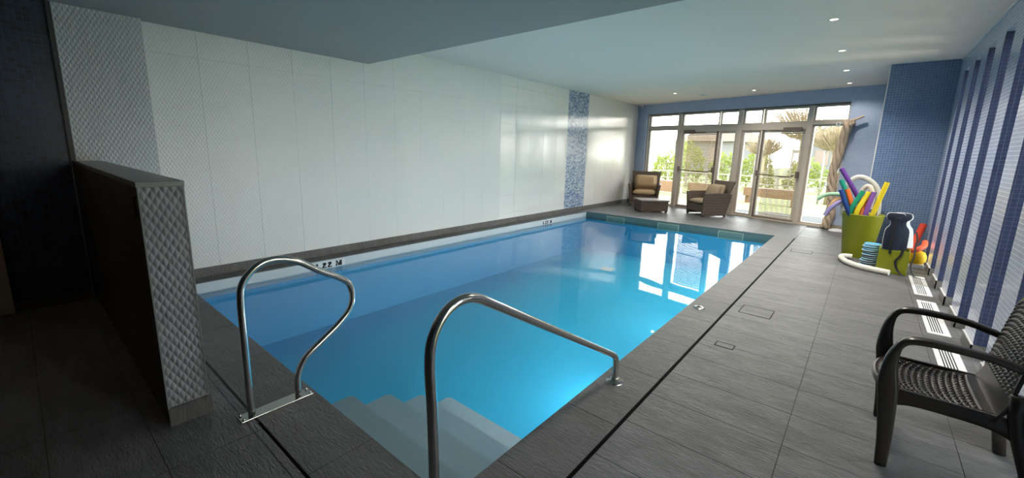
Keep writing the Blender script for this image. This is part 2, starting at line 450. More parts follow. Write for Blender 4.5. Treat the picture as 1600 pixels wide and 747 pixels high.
# column and dark mosaic recess of the left wall
XW = -5.86
obj('column_core', B(-6.3, XW-.006, .37, 1.03, 0, ZC), M_tilegrout, wl)
for a, b in ((.405, .602), (.602, 1.03)):
    for c_, d in ((.11, 1.33), (1.33, ZS)):
        obj('wall_tile', B(XW-.01, XW, a+.001, b-.001, c_+.001, d-.001), M_tilecol, wl)
obj('column_return', B(XL-.01, XW-.002, 1.024, 1.032, 0, ZS), M_tilecol, wl)
obj('trim_strip', B(XW-.02, XW+.012, .372, .404, 0, ZS), M_darktrim, wl)
obj('mosaic_panel', B(-6.3, XW-.03, -2.2, .372, 0, ZS), M_darkmos, wl)
bl = empty('baseboard_left', kind='structure')
for k in range(17):
    a = 1.032+k*.77; b = min(a+.77, 13.42)
    if a < b: obj('baseboard_tile', B(XL-.01, XL+.012, a+.0015, b-.0015, 0, .11), M_skirt, bl)
obj('baseboard_tile', B(XW-.04, XW-.012, -.14, .37, 0, .09), M_part, bl)
# ---- rear walls (behind the camera)
obj_wf = tag(obj('wall_front', B(-6.3, 1.4, -2.35, -2.15, -.1, ZC), plaster('grey_wall_paint', (.12, .12, .12))), kind='structure')
# ---- right wall with deep slit windows
wr = empty('wall_right', kind='structure'); XO = 1.16
far = [9.0-.808*k for k in range(0, 10)]
edges = []
y_top = YK
bm_h = obj('header', B(XR, XO, -2.3, YK+.3, 2.885, ZC+.05), M_right, wr)
prev = YK+.3
baser = empty('baseboard_right', kind='structure')
for k, fy in enumerate(far):
    ny = fy-.42
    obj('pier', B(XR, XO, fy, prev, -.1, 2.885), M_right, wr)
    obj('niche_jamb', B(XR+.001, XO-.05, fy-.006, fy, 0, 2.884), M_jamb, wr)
    obj('pier_skirting', B(XR-.012, XR, fy-.012, min(prev, YK), 0, .11), M_skirt, baser)
    obj('jamb_skirting', B(XR-.012, XO-.03, fy-.012, fy, 0, .11), M_skirt, baser)
    obj('skirting_trim', B(XR-.014, XR+.002, fy-.014, min(prev, YK), .11, .117), M_trim, baser)
    prev = ny
    wdw = empty('window_%d' % (k+1), (XO-.03, (fy+ny)/2, 0), kind='structure')
    fb = BM()
    box(fb, XO-.05, XO, ny, ny+.03, 0, 2.885); box(fb, XO-.05, XO, fy-.03, fy, 0, 2.885)
    box(fb, XO-.05, XO, ny+.03, fy-.03, 0, .04); box(fb, XO-.05, XO, ny+.03, fy-.03, 2.845, 2.885)
    obj('window_frame', fb, M_frame, wdw, world=True)
    obj('pane', B(XO-.03, XO-.024, ny+.03, fy-.03, .04, 2.845), M_glass, wdw, world=True)
    obj('sill_tile', B(XR, XO-.05, ny+.002, fy-.002, -.012, 0), M_slate, wdw, world=True)
obj('pier', B(XR, XO, -2.3, prev, -.1, 2.885), M_right, wr)
tag(obj('trim_1', B(XR-.012, XR, -2.1, YK, ZC-.02, ZC), M_trim), kind='structure')
# ---- column in the far right corner
col = empty('wall_column', kind='structure')
obj('column_block', B(XCOL, 1.3, YK, 12.2, -.1, ZC), M_column, col)
obj('lit_face_strip', B(XCOL-.004, XCOL+.008, YK-.004, YK+.008, 0, ZC), M_trim, col)  # white strip stands in for window light on the column's left face
obj('baseboard_tile', B(XCOL, XR, YK-.012, YK, 0, .11), M_skirt, col)
# ---- facade wall with the glazed bay
wb = empty('wall_back', kind='structure')
SL, SR, ZT = .355, 5.685, 2.82
obj('facade_left', B(-.5, SL, 0, .28, -.1, ZC, m=MF), M_facade, wb)
obj('facade_right', B(SR, 7.8, 0, .28, -.1, ZC, m=MF), M_facade, wb)
obj('facade_lintel', B(SL, SR, 0, .28, ZT, ZC, m=MF), M_facade, wb)
bb = empty('baseboard_back', kind='structure')
obj('baseboard_tile', B(0, SL, -.012, 0, 0, .11, m=MF), M_skirt, bb)
obj('baseboard_tile', B(SR, 6.22, -.012, 0, 0, .11, m=MF), mat('pale_brown_skirting', (.3, .25, .2), .5), bb)

def rectframe(s0, s1, z0, z1, w_, d0, d1):
    bm = BM()
    box(bm, s0, s0+w_, d0, d1, z0, z1, m=MF); box(bm, s1-w_, s1, d0, d1, z0, z1, m=MF)
    box(bm, s0+w_, s1-w_, d0, d1, z0, z0+w_, m=MF); box(bm, s0+w_, s1-w_, d0, d1, z1-w_, z1, m=MF); return bm
def pane(s0, s1, z0, z1, par, d=.17): return obj('pane', B(s0, s1, d, d+.008, z0, z1, m=MF), M_glass, par, world=True)
wn = 11
def window(s0, s1, z0, z1, fw=.035):
    global wn
    e = empty('window_%d' % wn, F((s0+s1)/2, .17, z0), 0, kind='structure'); wn += 1
    obj('window_frame', rectframe(s0, s1, z0, z1, fw, .13, .21), M_frame, e, world=True)
    pane(s0+fw, s1-fw, z0+fw, z1-fw, e); return e
# posts and transom of the curtain wall
tr2 = empty('trim_2', kind='structure')
for s0, s1 in ((SL, SL+.04), (1.45, 1.56), (3.23, 3.36), (4.87, 4.97), (SR-.03, SR)):
    obj('post', B(s0, s1, .06, .24, 0, ZT, m=MF), M_frame, tr2)
for s0, s1 in ((SL+.04, 1.45), (4.97, SR-.03)):
    obj('transom', B(s0, s1, .08, .23, 2.36, 2.43, m=MF), M_frame, tr2)
for s0, s1 in ((1.56, 3.23), (3.36, 4.87)):
    obj('transom', B(s0, s1, .08, .23, 2.26, 2.42, m=MF), M_frame, tr2)
obj('head_rail', B(SL+.04, SR-.03, .06, .24, ZT-.03, ZT, m=MF), M_frame2, tr2)
obj('threshold', B(SL, SR, .04, .26, -.02, .03, m=MF), M_frame, tr2)
window(SL+.04, 1.45, 2.43, ZT-.03); window(1.56, 2.70, 2.42, ZT-.03); window(2.73, 3.23, 2.42, ZT-.03)
window(3.36, 3.83, 2.42, ZT-.03); window(3.86, 4.87, 2.42, ZT-.03); window(4.97, SR-.03, 2.43, ZT-.03)
window(SL+.04, 1.45, .03, 2.36, .04); window(4.97, SR-.03, .03, 2.36, .04)
window(2.74, 3.23, .03, 2.26, .06); window(3.36, 3.84, .03, 2.26, .06)
def door(n, s0, s1, hinge_dark, cl0, cl1):
    e = empty('door_%d' % n, F((s0+s1)/2, .15, 0), 0, kind='structure')
    obj('door_leaf', rectframe(s0, s1, .03, 2.26, .065, .12, .19), M_frame, e, world=True)
    obj('edge_profile', B(hinge_dark-.02, hinge_dark+.02, .09, .13, .05, 2.26, m=MF), M_frame2, e, world=True)
    obj('edge_profile', B(s0, s1, .10, .125, .035, .06, m=MF), M_frame2, e, world=True)
    pane(s0+.065, s1-.065, .095, 2.195, e, .155)
    pb = obj('push_bar', tube(BM(), [F(s0+.05, .05, 1.17), F(s0+.06, .035, 1.15), F(s0+.3, .03, 1.14), F(s1-.2, .03, 1.12), F(s1-.1, .04, 1.16), F(s1-.04, .06, 1.19)], .014, 10), M_frame2, e, True, world=True)
    obj('latch_box', box(box(BM(), s0-.0, s0+.06, .04, .12, 1.10, 1.24, m=MF), s1-.07, s1, .04, .12, 1.10, 1.26, m=MF), M_frame2, e, world=True)
    obj('door_closer', box(box(BM(), cl0, cl1, .04, .12, 2.22, 2.31, m=MF), cl0-.32 if n == 2 else cl1, cl0 if n == 2 else cl1+.32, .06, .09, 2.225, 2.245, m=MF), M_frame2, e, world=True)
    return e
door(1, 1.58, 2.72, 2.69, 1.68, 2.02)
door(2, 3.86, 4.85, 3.9, 4.38, 4.78)
def blind(s0, s1, z0, z1, label, d=.3):
    e = empty('venetian_blind', F((s0+s1)/2, d, z1), 0, label, 'blind')
    bm = BM(); n = int((z1-z0)/.032)
    for k in range(n):
        z = z0+k*(z1-z0)/n
        vs = [bm.verts.new(p) for p in (F(s0, d-.012, z+.011), F(s1, d-.012, z+.011), F(s1, d+.012, z-.009), F(s0, d+.012, z-.009))]
        bm.faces.new(vs)
    tag(obj('slat', bm, M_blind, e, world=True), kind='stuff')
    obj('head_rail', B(s0, s1, d-.02, d+.02, z1, z1+.03, m=MF), M_frame2, e, world=True)
    obj('bottom_rail', B(s0, s1, d-.015, d+.015, z0-.03, z0-.01, m=MF), M_frame, e, world=True)
    for sc in (.2, .8):
        s = s0+(s1-s0)*sc
        obj('ladder_cord', B(s-.004, s+.004, d-.019, d-.016, z0, z1, m=MF), M_frame, e, world=True)
blind(1.66, 2.64, .45, 2.16, 'slatted blind hanging behind the glass of the left door')
blind(3.94, 4.78, .12, 2.16, 'slatted blind hanging behind the glass of the right door')
blind(3.9, 4.83, 2.46, 2.76, 'short slatted blind behind transom pane above the right door')

# ---- partition (half-height wall)
pw = empty('wall_partition', kind='structure')
PY0, PY1, PXE, PZ = .396, .588, -2.838, 1.393
obj('partition_core', B(XW, PXE-.006, PY0+.004, PY1, 0, PZ-.03), M_tilecol, pw)
obj('stone_facing', B(XW, PXE-.004, PY0, PY0+.012, .0, PZ-.03), M_part, pw)
obj('cap_stone', B(XW, PXE+.004, PY0-.006, PY1+.006, PZ-.03, PZ), M_cap, pw, bevel=.003)
p1, p2 = .036, .066
def sc_fn(a, b):
    y = PY0+.006+a*(PY1-PY0-.012); z = .112+b*(PZ-.03-.112)
    a_ = math.pi*(y/p1+z/p2); b_ = math.pi*(y/p1-z/p2)
    return Vector((PXE-.004+abs(math.sin(a_)*math.sin(b_))*.007, y, z))
bm = BM(); grid(bm, 70, 460, sc_fn); o = obj('scale_tile', bm, M_scale, pw, False)
obj('edge_profile', box(box(BM(), PXE-.006, PXE+.004, PY0-.002, PY0+.006, .0, PZ-.03), PXE-.006, PXE+.004, PY1-.006, PY1+.002, .1, PZ-.03), M_cap, pw)
obj('baseboard_tile', B(PXE-.005, PXE+.012, PY0-.0, PY1+.012, 0, .11), M_skirt, pw)
obj('wall_socket_plate', B(PXE-.2, PXE-.09, PY0-.008, PY0, 1.2, 1.31), mat('dark_red_switch', (.03, .012, .012), .3), pw)
d3 = empty('door_3', (-5.8, -.6, 0), kind='structure')
obj('door_leaf', B(-5.855, -5.80, -1.05, -.15, .01, 2.1), M_beige, d3, world=True, bevel=.004)
obj('door_handle', tube(BM(), [(-5.8, -.25, 1.05), (-5.75, -.25, 1.05), (-5.745, -.36, 1.05)], .009, 8), M_steel, d3, True, world=True)

# ================================================================== POOL
pool = empty('swimming_pool', (0, 0, 0), 0, 'rectangular turquoise indoor swimming pool sunk in the slate floor', 'pool')
ZB = -1.0
bm = BM()
t2 = .02
box(bm, X0-t2, X1+t2, Y0-t2, Y1+t2, ZB-.05, ZB)
box(bm, X0-t2, X0, Y0, Y1, ZB, -.2); box(bm, X1, X1+t2, Y0, Y1, ZB, -.2)
box(bm, X0-t2, X1+t2, Y0-t2, Y0, ZB, -.2); box(bm, X0-t2, X1+t2, Y1, Y1+t2, ZB, -.2)
obj('basin', bm, M_liner, pool)
bm = BM()
box(bm, X0-t2, X0, Y0, Y1, -.2, -.012); box(bm, X1, X1+t2, Y0, Y1, -.2, -.012); box(bm, X0-t2, X1+t2, Y0-t2, Y0, -.2, -.012)
box(bm, X0, X0+.006, Y0, Y1, -.17, -.155)
obj('gunwale', bm, M_strip, pool)
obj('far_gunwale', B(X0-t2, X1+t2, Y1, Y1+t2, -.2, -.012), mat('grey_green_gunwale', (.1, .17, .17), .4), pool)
for k, (a, b) in enumerate([(-5.10, -4.60), (-3.73, -3.22), (-2.36, -1.85)]):
    bm = BM(); y = Y1
    box(bm, a, b, y-.012, y, -.06, -.045); box(bm, a, b, y-.012, y, -.215, -.2)
    box(bm, a, a+.018, y-.012, y, -.2, -.06); box(bm, b-.018, b, y-.012, y, -.2, -.06)
    sk = obj('skimmer', bm, mat('pale_green_plastic', (.33, .45, .33), .5), pool)
    obj('flap', B(a+.018, b-.018, y-.006, y-.001, -.2, -.06), mat('grey_green_flap', (.16, .25, .22), .5), sk)
SXL = -2.82
for k, (y, z) in enumerate([(1.48, -.3), (1.81, -.44), (2.14, -.6), (2.47, -.78)]):
    ya = [Y0, 1.48, 1.81, 2.14][k]
    obj('step', prism(BM(), [(SXL, Y0 if k == 0 else ya), (X1, Y0 if k == 0 else ya), (X1, y), (SXL+.03, y), (SXL, y-.03)], ZB, z), M_step, pool)
obj('floor_drain', B(-4.33, -4.06, 8.28, 8.55, ZB, ZB+.01), M_step, pool)
obj('lamp_housing', lathe(BM(), [(0, .03), (.09, .03), (.13, .02), (.14, 0)], seg=28, m=Matrix.Translation((X1, 3.6, -.55)) @ Matrix.Rotation(-math.pi/2, 4, 'Y')), M_step, pool, True)
obj('lamp_lens', lathe(BM(), [(0, .036), (.085, .032)], seg=28, m=Matrix.Translation((X1, 3.6, -.55)) @ Matrix.Rotation(-math.pi/2, 4, 'Y')), M_poollamp, pool, True)
for yl in (6.1, 8.5):  # two more lamps, unseen, added to brighten the far water
    obj('lamp_housing', lathe(BM(), [(0, .03), (.09, .03), (.13, .02), (.14, 0)], seg=28, m=Matrix.Translation((X1, yl, -.55)) @ Matrix.Rotation(-math.pi/2, 4, 'Y')), M_step, pool, True)
    obj('lamp_lens', lathe(BM(), [(0, .036), (.085, .032)], seg=28, m=Matrix.Translation((X1, yl, -.55)) @ Matrix.Rotation(-math.pi/2, 4, 'Y')), M_poollamp, pool, True)
def area(loc, rot, size, power, color, sizey=None):
    l = bpy.data.lights.new('lamp', 'AREA'); l.size = size; l.energy = power; l.color = color
    if sizey: l.shape = 'RECTANGLE'; l.size_y = sizey
    o = link('lamp', l); o.location = loc; o.rotation_euler = rot; return o
def poollamp(y, p):
    l = area((X1-.045, y, -.55), (0, R(90), 0), .16, p, (.9, .92, 1)); l.data.shape = 'DISK'
    l.name = 'pool_lamp_light'; l.parent = pool
poollamp(3.6, 10); poollamp(6.1, 4); poollamp(8.5, 3)  # those beyond the nearest are added to lift the water, unseen
# depth markings: bold slab-serif glyphs
def glyph(ch):
    if ch == '1': return [[(.05, 0), (.55, 0), (.55, .07), (.43, .1), (.43, 1), (.3, 1), (.05, .85), (.05, .78), (.2, .82), (.2, .1), (.05, .07)]], .62
    if ch == '.': return [[(.05, 0), (.25, 0), (.25, .2), (.05, .2)]], .32
    if ch == '2':
        out = [(0, .7), (.05, .9), (.2, 1), (.42, 1), (.58, .92), (.64, .75), (.58, .55), (.4, .38), (.25, .22), (.64, .22), (.64, 0), (0, 0), (0, .18), (.22, .4), (.38, .58), (.42, .75), (.36, .88), (.26, .88), (.2, .8), (.2, .7)]
        return [out], .74
    if ch == 'M': return [[(0, 0), (.3, 0), (.3, .07), (.2, .1), (.2, .82), (.42, 0), (.5, 0), (.72, .82), (.72, .1), (.62, .07), (.62, 0), (1.0, 0), (1.0, .07), (.92, .1), (.92, .9), (1.0, .93), (1.0, 1), (.68, 1), (.52, .4), (.34, 1), (0, 1), (0, .93), (.1, .9), (.1, .1), (0, .07)]], 1.1
    return [], .35
def marker(y, h, label):
    yy = y; gl_ = []
    for ch in '1.22 M':
        polys, adv = glyph(ch)
        for pl in polys:
            bm = BM(); vs = [bm.verts.new((X0+.0035, yy+p[0]*h*1.28, -.12+p[1]*h)) for p in pl]
            bm.faces.new(vs); bmesh.ops.triangulate(bm, faces=bm.faces); gl_.append(bm)
        yy += adv*h*1.36
    pl = obj('depth_plate', B(X0, X0+.003, y-.03, yy+.03, -.128, -.035), mat('white_plate', (.62, .65, .66), .4), pool)
    pl['label'] = label
    for bm in gl_: obj('printed_character', bm, M_ink, pl)
marker(2.56, .078, 'near white depth plate reading 1.22 M'); marker(7.97, .075, 'far white depth plate reading 1.22 M')
wt = tag(obj('pool_water', B(X0+.002, X1-.002, Y0+.002, Y1-.002, ZW-.001, ZW), M_water), 'still clear blue water surface filling the swimming pool', 'water')
# keep a single sheet: remove everything but the top face
bmw = bmesh.new(); bmw.from_mesh(wt.data)
bmesh.ops.delete(bmw, geom=[f_ for f_ in bmw.faces if f_.normal.z < .5 or f_.calc_center_median().z < ZW-.0005], context='FACES')
bmw.to_mesh(wt.data); bmw.free()

# ---- handrails
def flange(x, y, par):
    obj('flange', lathe(BM(), [(.022, .03), (.03, .028), (.034, .012), (.058, .008), (.062, 0)], c=(x, y, .0), seg=28), M_steel, par, True, world=True)
RX = -2.61
h1 = empty('pool_handrail', (RX, .8, 0), 0, 'curved steel grab rail looping over the near pool edge, on a base plate', 'handrail')
pts = [(.738, .008), (.736, .2), (.736, .45), (.738, .70), (.752, .81), (.81, .888), (.89, .925), (.98, .922), (1.08, .882), (1.2, .80), (1.31, .738), (1.385, .675), (1.41, .585), (1.385, .49), (1.30, .405), (1.18, .325), (1.07, .25), (1.018, .16), (1.008, .08), (1.008, .008)]
obj('rail_tube', tube(BM(), spline([(RX, a, b) for a, b in pts], 6), .0205, 20), M_steel, h1, True, world=True)
obj('base_plate', B(RX-.045, RX+.045, .67, 1.085, 0, .008), M_steel, h1, world=True, bevel=.002)
for x, y in ((RX-.032, .685), (RX+.032, .685), (RX-.032, 1.07), (RX+.032, 1.07)):
    obj('bolt', lathe(BM(), [(0, .022), (.006, .021), (.009, .012), (.009, .008)], c=(x, y, 0), seg=8), M_steel, h1, True, world=True)
QX = -1.17
h2 = empty('stair_handrail', (QX, 1.7, 0), 0, 'sloping steel handrail on right coping, ending in a round flange', 'handrail')
pts = [(.945, 0), (.945, .3), (.938, .6), (.93, .78), (.945, .89), (1.0, .968), (1.08, 1.003), (1.17, .993), (1.3, .925), (1.6, .752), (2.0, .522), (2.35, .322), (2.50, .236), (2.555, .196), (2.578, .14), (2.58, .07), (2.58, .005)]
obj('rail_tube', tube(BM(), spline([(QX, a, b) for a, b in pts], 6), .0215, 20), M_steel, h2, True, world=True)
flange(QX, 2.58, h2); flange(QX, .945, h2)

# ================================================================== CEILING FITTINGS
def downlight(x, y, label, power, lit=True):
    t = empty('downlight', (x, y, ZC), 0, label, 'light', 'recessed ceiling spotlights')
    obj('trim_ring', lathe(BM(), [(.038, -.001), (.042, -.006), (.055, -.005), (.058, 0)], seg=24), M_trim, t, True)
    obj('lens', lathe(BM(), [(0, -.002), (.038, -.0015)], seg=24), M_lamp if lit else M_trim, t)
    if power:
        l = bpy.data.lights.new('spot', 'SPOT'); l.energy = power; l.color = (1, .9, .78); l.spot_size = R(140); l.spot_blend = .6; l.shadow_soft_size = .04
        o = link('spot', l, t); o.location = (0, 0, -.02)
for k, (x, y) in enumerate([(-.52, 6.12), (-.52, 7.90), (-.53, 9.67), (-.53, 11.3)]):
    downlight(x, y, ['nearest round recessed ceiling spotlight above the right walkway', 'second nearest recessed ceiling spotlight above the right walkway', 'third recessed ceiling spotlight above the right walkway', 'farthest recessed ceiling spotlight, in front of the window wall'][k], [130, 150, 150, 25][k])
downlight(-4.02, 11.13, 'small recessed ceiling spotlight above the patio armchairs, leftmost', 60)
downlight(-2.30, 11.46, 'small recessed ceiling spotlight above the glazed doors, centre', 40)
downlight(-.52, 4.34, 'unseen ceiling spotlight added past the dark soffit edge to brighten the walkway', 90)  # unseen lamp, added to brighten the right walkway
t = empty('ceiling_vent', (-3.5, 11.69, ZC), 0, 'small round dark vent in the white ceiling near the glazed doors', 'vent')
obj('ring', lathe(BM(), [(.04, -.01), (.11, -.008), (.13, 0)], seg=24), M_trim, t, True)
obj('core', lathe(BM(), [(0, -.012), (.04, -.01)], seg=20), mat('vent_grey', (.2, .18, .15), .6), t)
t = empty('security_camera', (-5.8, 13.22, ZC), 0, 'small white dome security camera in far left ceiling corner', 'camera')
obj('base', lathe(BM(), [(0, 0), (.06, 0), (.06, -.04), (.05, -.05)], seg=20), M_alu, t, True)
obj('dome', lathe(BM(), [(.05, -.05), (.045, -.08), (.025, -.105), (0, -.11)], seg=20), M_alu, t, True)
obj('lens', lathe(BM(), [(0, .0), (.02, 0), (.02, .01), (0, .012)], c=(0, 0, 0), seg=16, m=Matrix.Translation((.015, -.045, -.075)) @ Matrix.Rotation(R(80), 4, 'X')), M_ink, t, True)

t = empty('downlight', (-4.2, -.7, ZS), 0, 'unseen warm ceiling spotlight added in the entry soffit to lift the dark partition', 'light', 'recessed ceiling spotlights')  # unseen lamp, added to lift the dark entry and partition
obj('trim_ring', lathe(BM(), [(.038, -.001), (.042, -.006), (.055, -.005), (.058, 0)], seg=24), M_trim, t, True)
obj('lens', lathe(BM(), [(0, -.002), (.038, -.0015)], seg=24), M_lamp, t)
l = bpy.data.lights.new('spot', 'SPOT'); l.energy = 6; l.color = (1, .72, .45); l.spot_size = R(150); l.spot_blend = .6; l.shadow_soft_size = .06
o = link('spot', l, t); o.location = (0, 0, -.02)
# ---- floor air grilles along the right wall
for k, (a, b) in enumerate([(6.88, 7.97), (5.38, 6.61), (3.77, 5.02)]):
    t = empty('floor_grille', (.725, (a+b)/2, 0), 0, ['white slotted floor grille by the wall, farthest, beside the green box', 'white slotted floor grille by the wall, middle one', 'white slotted floor grille by the wall, nearest, under the brown chair'][k], 'grille', 'floor air grilles along the right wall')
    x0, x1 = .643, .803; ws = [.682+.0175*i for i in range(5)]
    bm = BM()
    cuts = [x0]+[q for c_ in ws for q in (c_-.0045, c_+.0045)]+[x1-.012+.012]
    for i in range(0, len(cuts), 2): box(bm, cuts[i], cuts[i+1], a+.06, b-.06, .0, .006)
    box(bm, x0, x1, a, a+.06, 0, .006); box(bm, x0, x1, b-.06, b, 0, .006); box(bm, x0, x1, (a+b)/2-.012, (a+b)/2+.012, 0, .006)
    obj('grille_plate', bm, M_alu, t, world=True)
    obj('slot_shade', B(ws[0]-.005, ws[-1]+.005, a+.06, b-.06, 0.0, .0015), M_black, t, world=True)  # near-black sheet gives the slots their inner shade by colour

# ================================================================== BROWN RESIN CHAIR
ch = empty('resin_armchair', (.5, 3.07, 0), 0, 'dark brown resin armchair with rattan texture beside the striped blue wall', 'chair')
HW = .275
def weave(a, b, n, m_, amp):
    i, j = a*n, b*m_+.5*(math.floor(a*n) % 2)
    s = math.sin(i*math.pi)**2*math.sin(j*math.pi)**2
    return amp*(s**.9)
def seat_fn(a, b):
    # a 0 front ..1 back, b across
    y = (b-.5)*2; hw = .235-.01*a
    fx = .18+.075*(abs(y)**2.5)      # rounded front edge
    x = fx+(.62-fx)*a
    z = .43-.025*math.sin(min(1, a*1.1)*math.pi)*(1-y*y*.5)
    z += .0
    if a < .06: z -= (.06-a)*.4
    rim = min(min(a/.05, 1), min((1-abs(y))/.05, 1), min((1-a)/.12, 1))
    if rim >= 1: z += weave(a, b, 16, 15, .011)
    else: z += .004
    return Vector((x-.5, y*hw, z))
obj('seat', slab(BM(), 150, 150, seat_fn, Vector((0, 0, -.014))), M_plastic, ch, True)
def back_pt(a, b):
    # a 0 bottom .. 1 top, b across
    y = (b-.5)*2
    top = .54*(1-.16*abs(y)**3)
    h = a*top; hw = .262-.012*a
    x = .625+.08*(h/.54)**1.3+.012*y*y
    z = .435+h*.98-.02*(1-a)**4
    return x, y*hw, z
def back_fn(a, b):
    x, y, z = back_pt(a, b); yy = abs((b-.5)*2)
    if a < .22:     # smooth valley joining the seat
        t = a/.22; x = (.60+(x-.60)*(t*(2-t))) ; z = z-.012*(1-t)
    elif .22 < a < .94 and yy < .93: x -= weave(a, b, 20, 15, .010)
    else: x -= .003
    return Vector((x-.5, y, z))
obj('backrest', slab(BM(), 150, 120, back_fn, Vector((.014, 0, -.002))), M_plastic, ch, True)
for s in (-1, 1):
    y = s*HW
    # leg + arm as one continuous curve
    leg = spline([(.268, y*1.0, 0), (.262, y, .15), (.25, y, .30), (.238, y*.99, .42), (.228, y*1.0, .52), (.232, y*1.01, .62), (.262, y*1.02, .70), (.33, y*1.03, .722), (.45, y*1.03, .722), (.56, y*1.0, .712), (.66, y*.95, .685)], 6)
    n_ = len(leg)
    def rf(t): return (.024 if t < .3 else .024, .021 if t < .25 else (.018 if t < .6 else .014))
    def rf(t):
        if t < .33: return (.021+.005*t/.33, .026+.018*t/.33)
        if t < .55: return (.027, .044-.026*(t-.33)/.22)
        return (.03-.003*(t-.6), .017)
    obj('arm', tube(BM(), leg, 1, 14, up=(1, 0, 0.001), rfun=rf, power=3.2), M_plastic, ch, True, world=False) if False else None
    bm = BM()
    P = leg; rings = []
    for i, p in enumerate(P):
        tt = (P[min(i+1, n_-1)]-P[max(i-1, 0)]).normalized(); side = Vector((0, 1, 0)); nn = side.cross(tt).normalized()
        w_, h_ = rf(i/(n_-1)); ring = []
        for k in range(14):
            a = 2*math.pi*k/14; c_, s_ = math.cos(a), math.sin(a)
            c_ = math.copysign(abs(c_)**.6, c_); s_ = math.copysign(abs(s_)**.6, s_)
            ring.append(bm.verts.new(p+side*c_*w_+nn*s_*h_-Vector((.5, 0, 0))))
        rings.append(ring)
    for a, b in zip(rings, rings[1:]):
        for k in range(14): bm.faces.new((a[k], a[(k+1) % 14], b[(k+1) % 14], b[k]))
    bm.faces.new(rings[0][::-1]); bm.faces.new(rings[-1])
    obj('front_leg_and_arm', bm, M_plastic, ch, True)
    obj('rear_leg', tube(BM(), [(.78-.5, y*1.04, 0), (.745-.5, y*1.0, .2), (.69-.5, y*.94, .38), (.675-.5, y*.93, .46), (.67-.5, y*.95, .56)], 1, 12, up=(0, 1, 0), rfun=lambda t: (.027+.004*t, .021), power=3.2), M_plastic, ch, True)
    # side apron: arched rail beneath the seat
    def apron(a, b, y=y, s=s):
        x = .235+(.70-.235)*a; arch = .062+.05*(abs(a-.5)*2)**4
        z = .438-arch*b*1.0-.004
        return Vector((x-.5, y*.93+s*.012*b, z))
    obj('side_rail', slab(BM(), 24, 3, apron, Vector((0, -s*.022, 0))), M_plastic, ch, True)
def fapron(a, b):
    y = (a-.5)*2; x = .182+.072*(abs(y)**2.5); return Vector((x-.5, y*.245, .425-b*(.035+.03*abs(y)**3)))
obj('front_rail', slab(BM(), 24, 3, fapron, Vector((.02, 0, 0))), M_plastic, ch, True)
def rapron(a, b):
    y = (a-.5)*2; return Vector((.665-.5, y*.25, .43-b*(.03+.03*abs(y)**3)))
obj('rear_rail', slab(BM(), 12, 3, rapron, Vector((.02, 0, 0))), M_plastic, ch, True)

# ================================================================== WICKER SET
M_wick = woven('grey_brown_wicker', (.11, .085, .068), (.17, .135, .11))
M_wickd = woven('brown_wicker', (.09, .06, .045), (.14, .1, .075))
M_cush = fabric('sand_cushion', (.48, .34, .2)); M_pil = fabric('beige_pillow', (.42, .33, .23))
def cushion(bm, sx, sy, sz, m, power=3.5, n=14):
    def fn(a, b, sgn):
        u = (a-.5)*2; v = (b-.5)*2
        e = max(0, (1-abs(u)**power)*(1-abs(v)**power))**.45
        px_ = u*sx/2*(1-.04*abs(v)**3); py_ = v*sy/2*(1-.04*abs(u)**3)
        return m @ Vector((px_, py_, sgn*e*sz/2))
    grid(bm, n, n, lambda a, b: fn(a, b, 1)); grid(bm, n, n, lambda a, b: fn(a, b, -1))
    bmesh.ops.remove_doubles(bm, verts=bm.verts, dist=1e-5); return bm
def armchair(loc, rz, label, mw, mc, mp, sc=1):
    e = empty('wicker_armchair', loc, rz, label, 'armchair', 'wicker armchairs on the patio'); e.scale = (sc,)*3
    wd, dp, ah, bh = .74, .72, .63, .93       # faces -y in its own frame
    for s in (-1, 1):
        def side(a, b, s=s):
            z = .03+b*(ah-.03)
            yf = -dp/2-.02*b+.0; yb = dp/2-.05+.10*math.sin(b*math.pi*.5)
            y = yf+(yb-yf)*a
            z2 = z-.05*b*abs(a-.45)**2*4*(.5)
            x = s*(wd/2+.05*b*b+.0)
            return Vector((x, y, z2))
        obj('side_panel', slab(BM(), 14, 12, side, Vector((-s*.055, 0, 0))), mw, e, True, bevel=.006)
        for yy in (-dp/2+.03, dp/2-.06):
            obj('foot', B(s*(wd/2-.03)-.02, s*(wd/2-.03)+.02, yy-.02, yy+.02, 0, .04), M_darktrim, e)
    def back(a, b):
        x = (a-.5)*2; z = .2+b*(bh-.2)
        y = dp/2-.09+.17*b*b+.02*b
        return Vector((x*(wd/2-.04+.06*b), y, z-.0*abs(x)))
    obj('backrest', slab(BM(), 12, 12, back, Vector((0, .055, 0))), mw, e, True, bevel=.006)
    obj('front_panel', B(-wd/2+.05, wd/2-.05, -dp/2+.01, -dp/2+.05, .12, .31), mw, e)
    obj('seat_base', B(-wd/2+.05, wd/2-.05, -dp/2+.05, dp/2-.07, .22, .3), mw, e)
    obj('seat_cushion', cushion(BM(), wd-.12, dp-.08, .15, Matrix.Translation((0, -.05, .375))), mc, e, True)
    obj('back_cushion', cushion(BM(), wd-.15, .44, .15, Matrix.Translation((0, dp/2-.13, .62)) @ Matrix.Rotation(R(76), 4, 'X')), mc, e, True)
    obj('pillow', cushion(BM(), .5, .32, .16, Matrix.Translation((.0, dp/2-.22, .66)) @ Matrix.Rotation(R(68), 4, 'X'), 2.6), mp, e, True)
    return e
armchair((-5.22, 12.62, 0), R(20), 'brown wicker armchair with sand cushions, left, beside the white wall', M_wickd, M_cush, M_cush, 1.12)
armchair((-3.2, 12.02, 0), R(-40), 'grey wicker armchair with beige pillow, turned sideways before the glazed doors', M_wick, M_pil, M_pil, 1.0)
ot = empty('wicker_footstool', (-4.54, 11.5, 0), math.atan2(.67, .74), 'low brown wicker footstool between the two wicker armchairs', 'footstool')
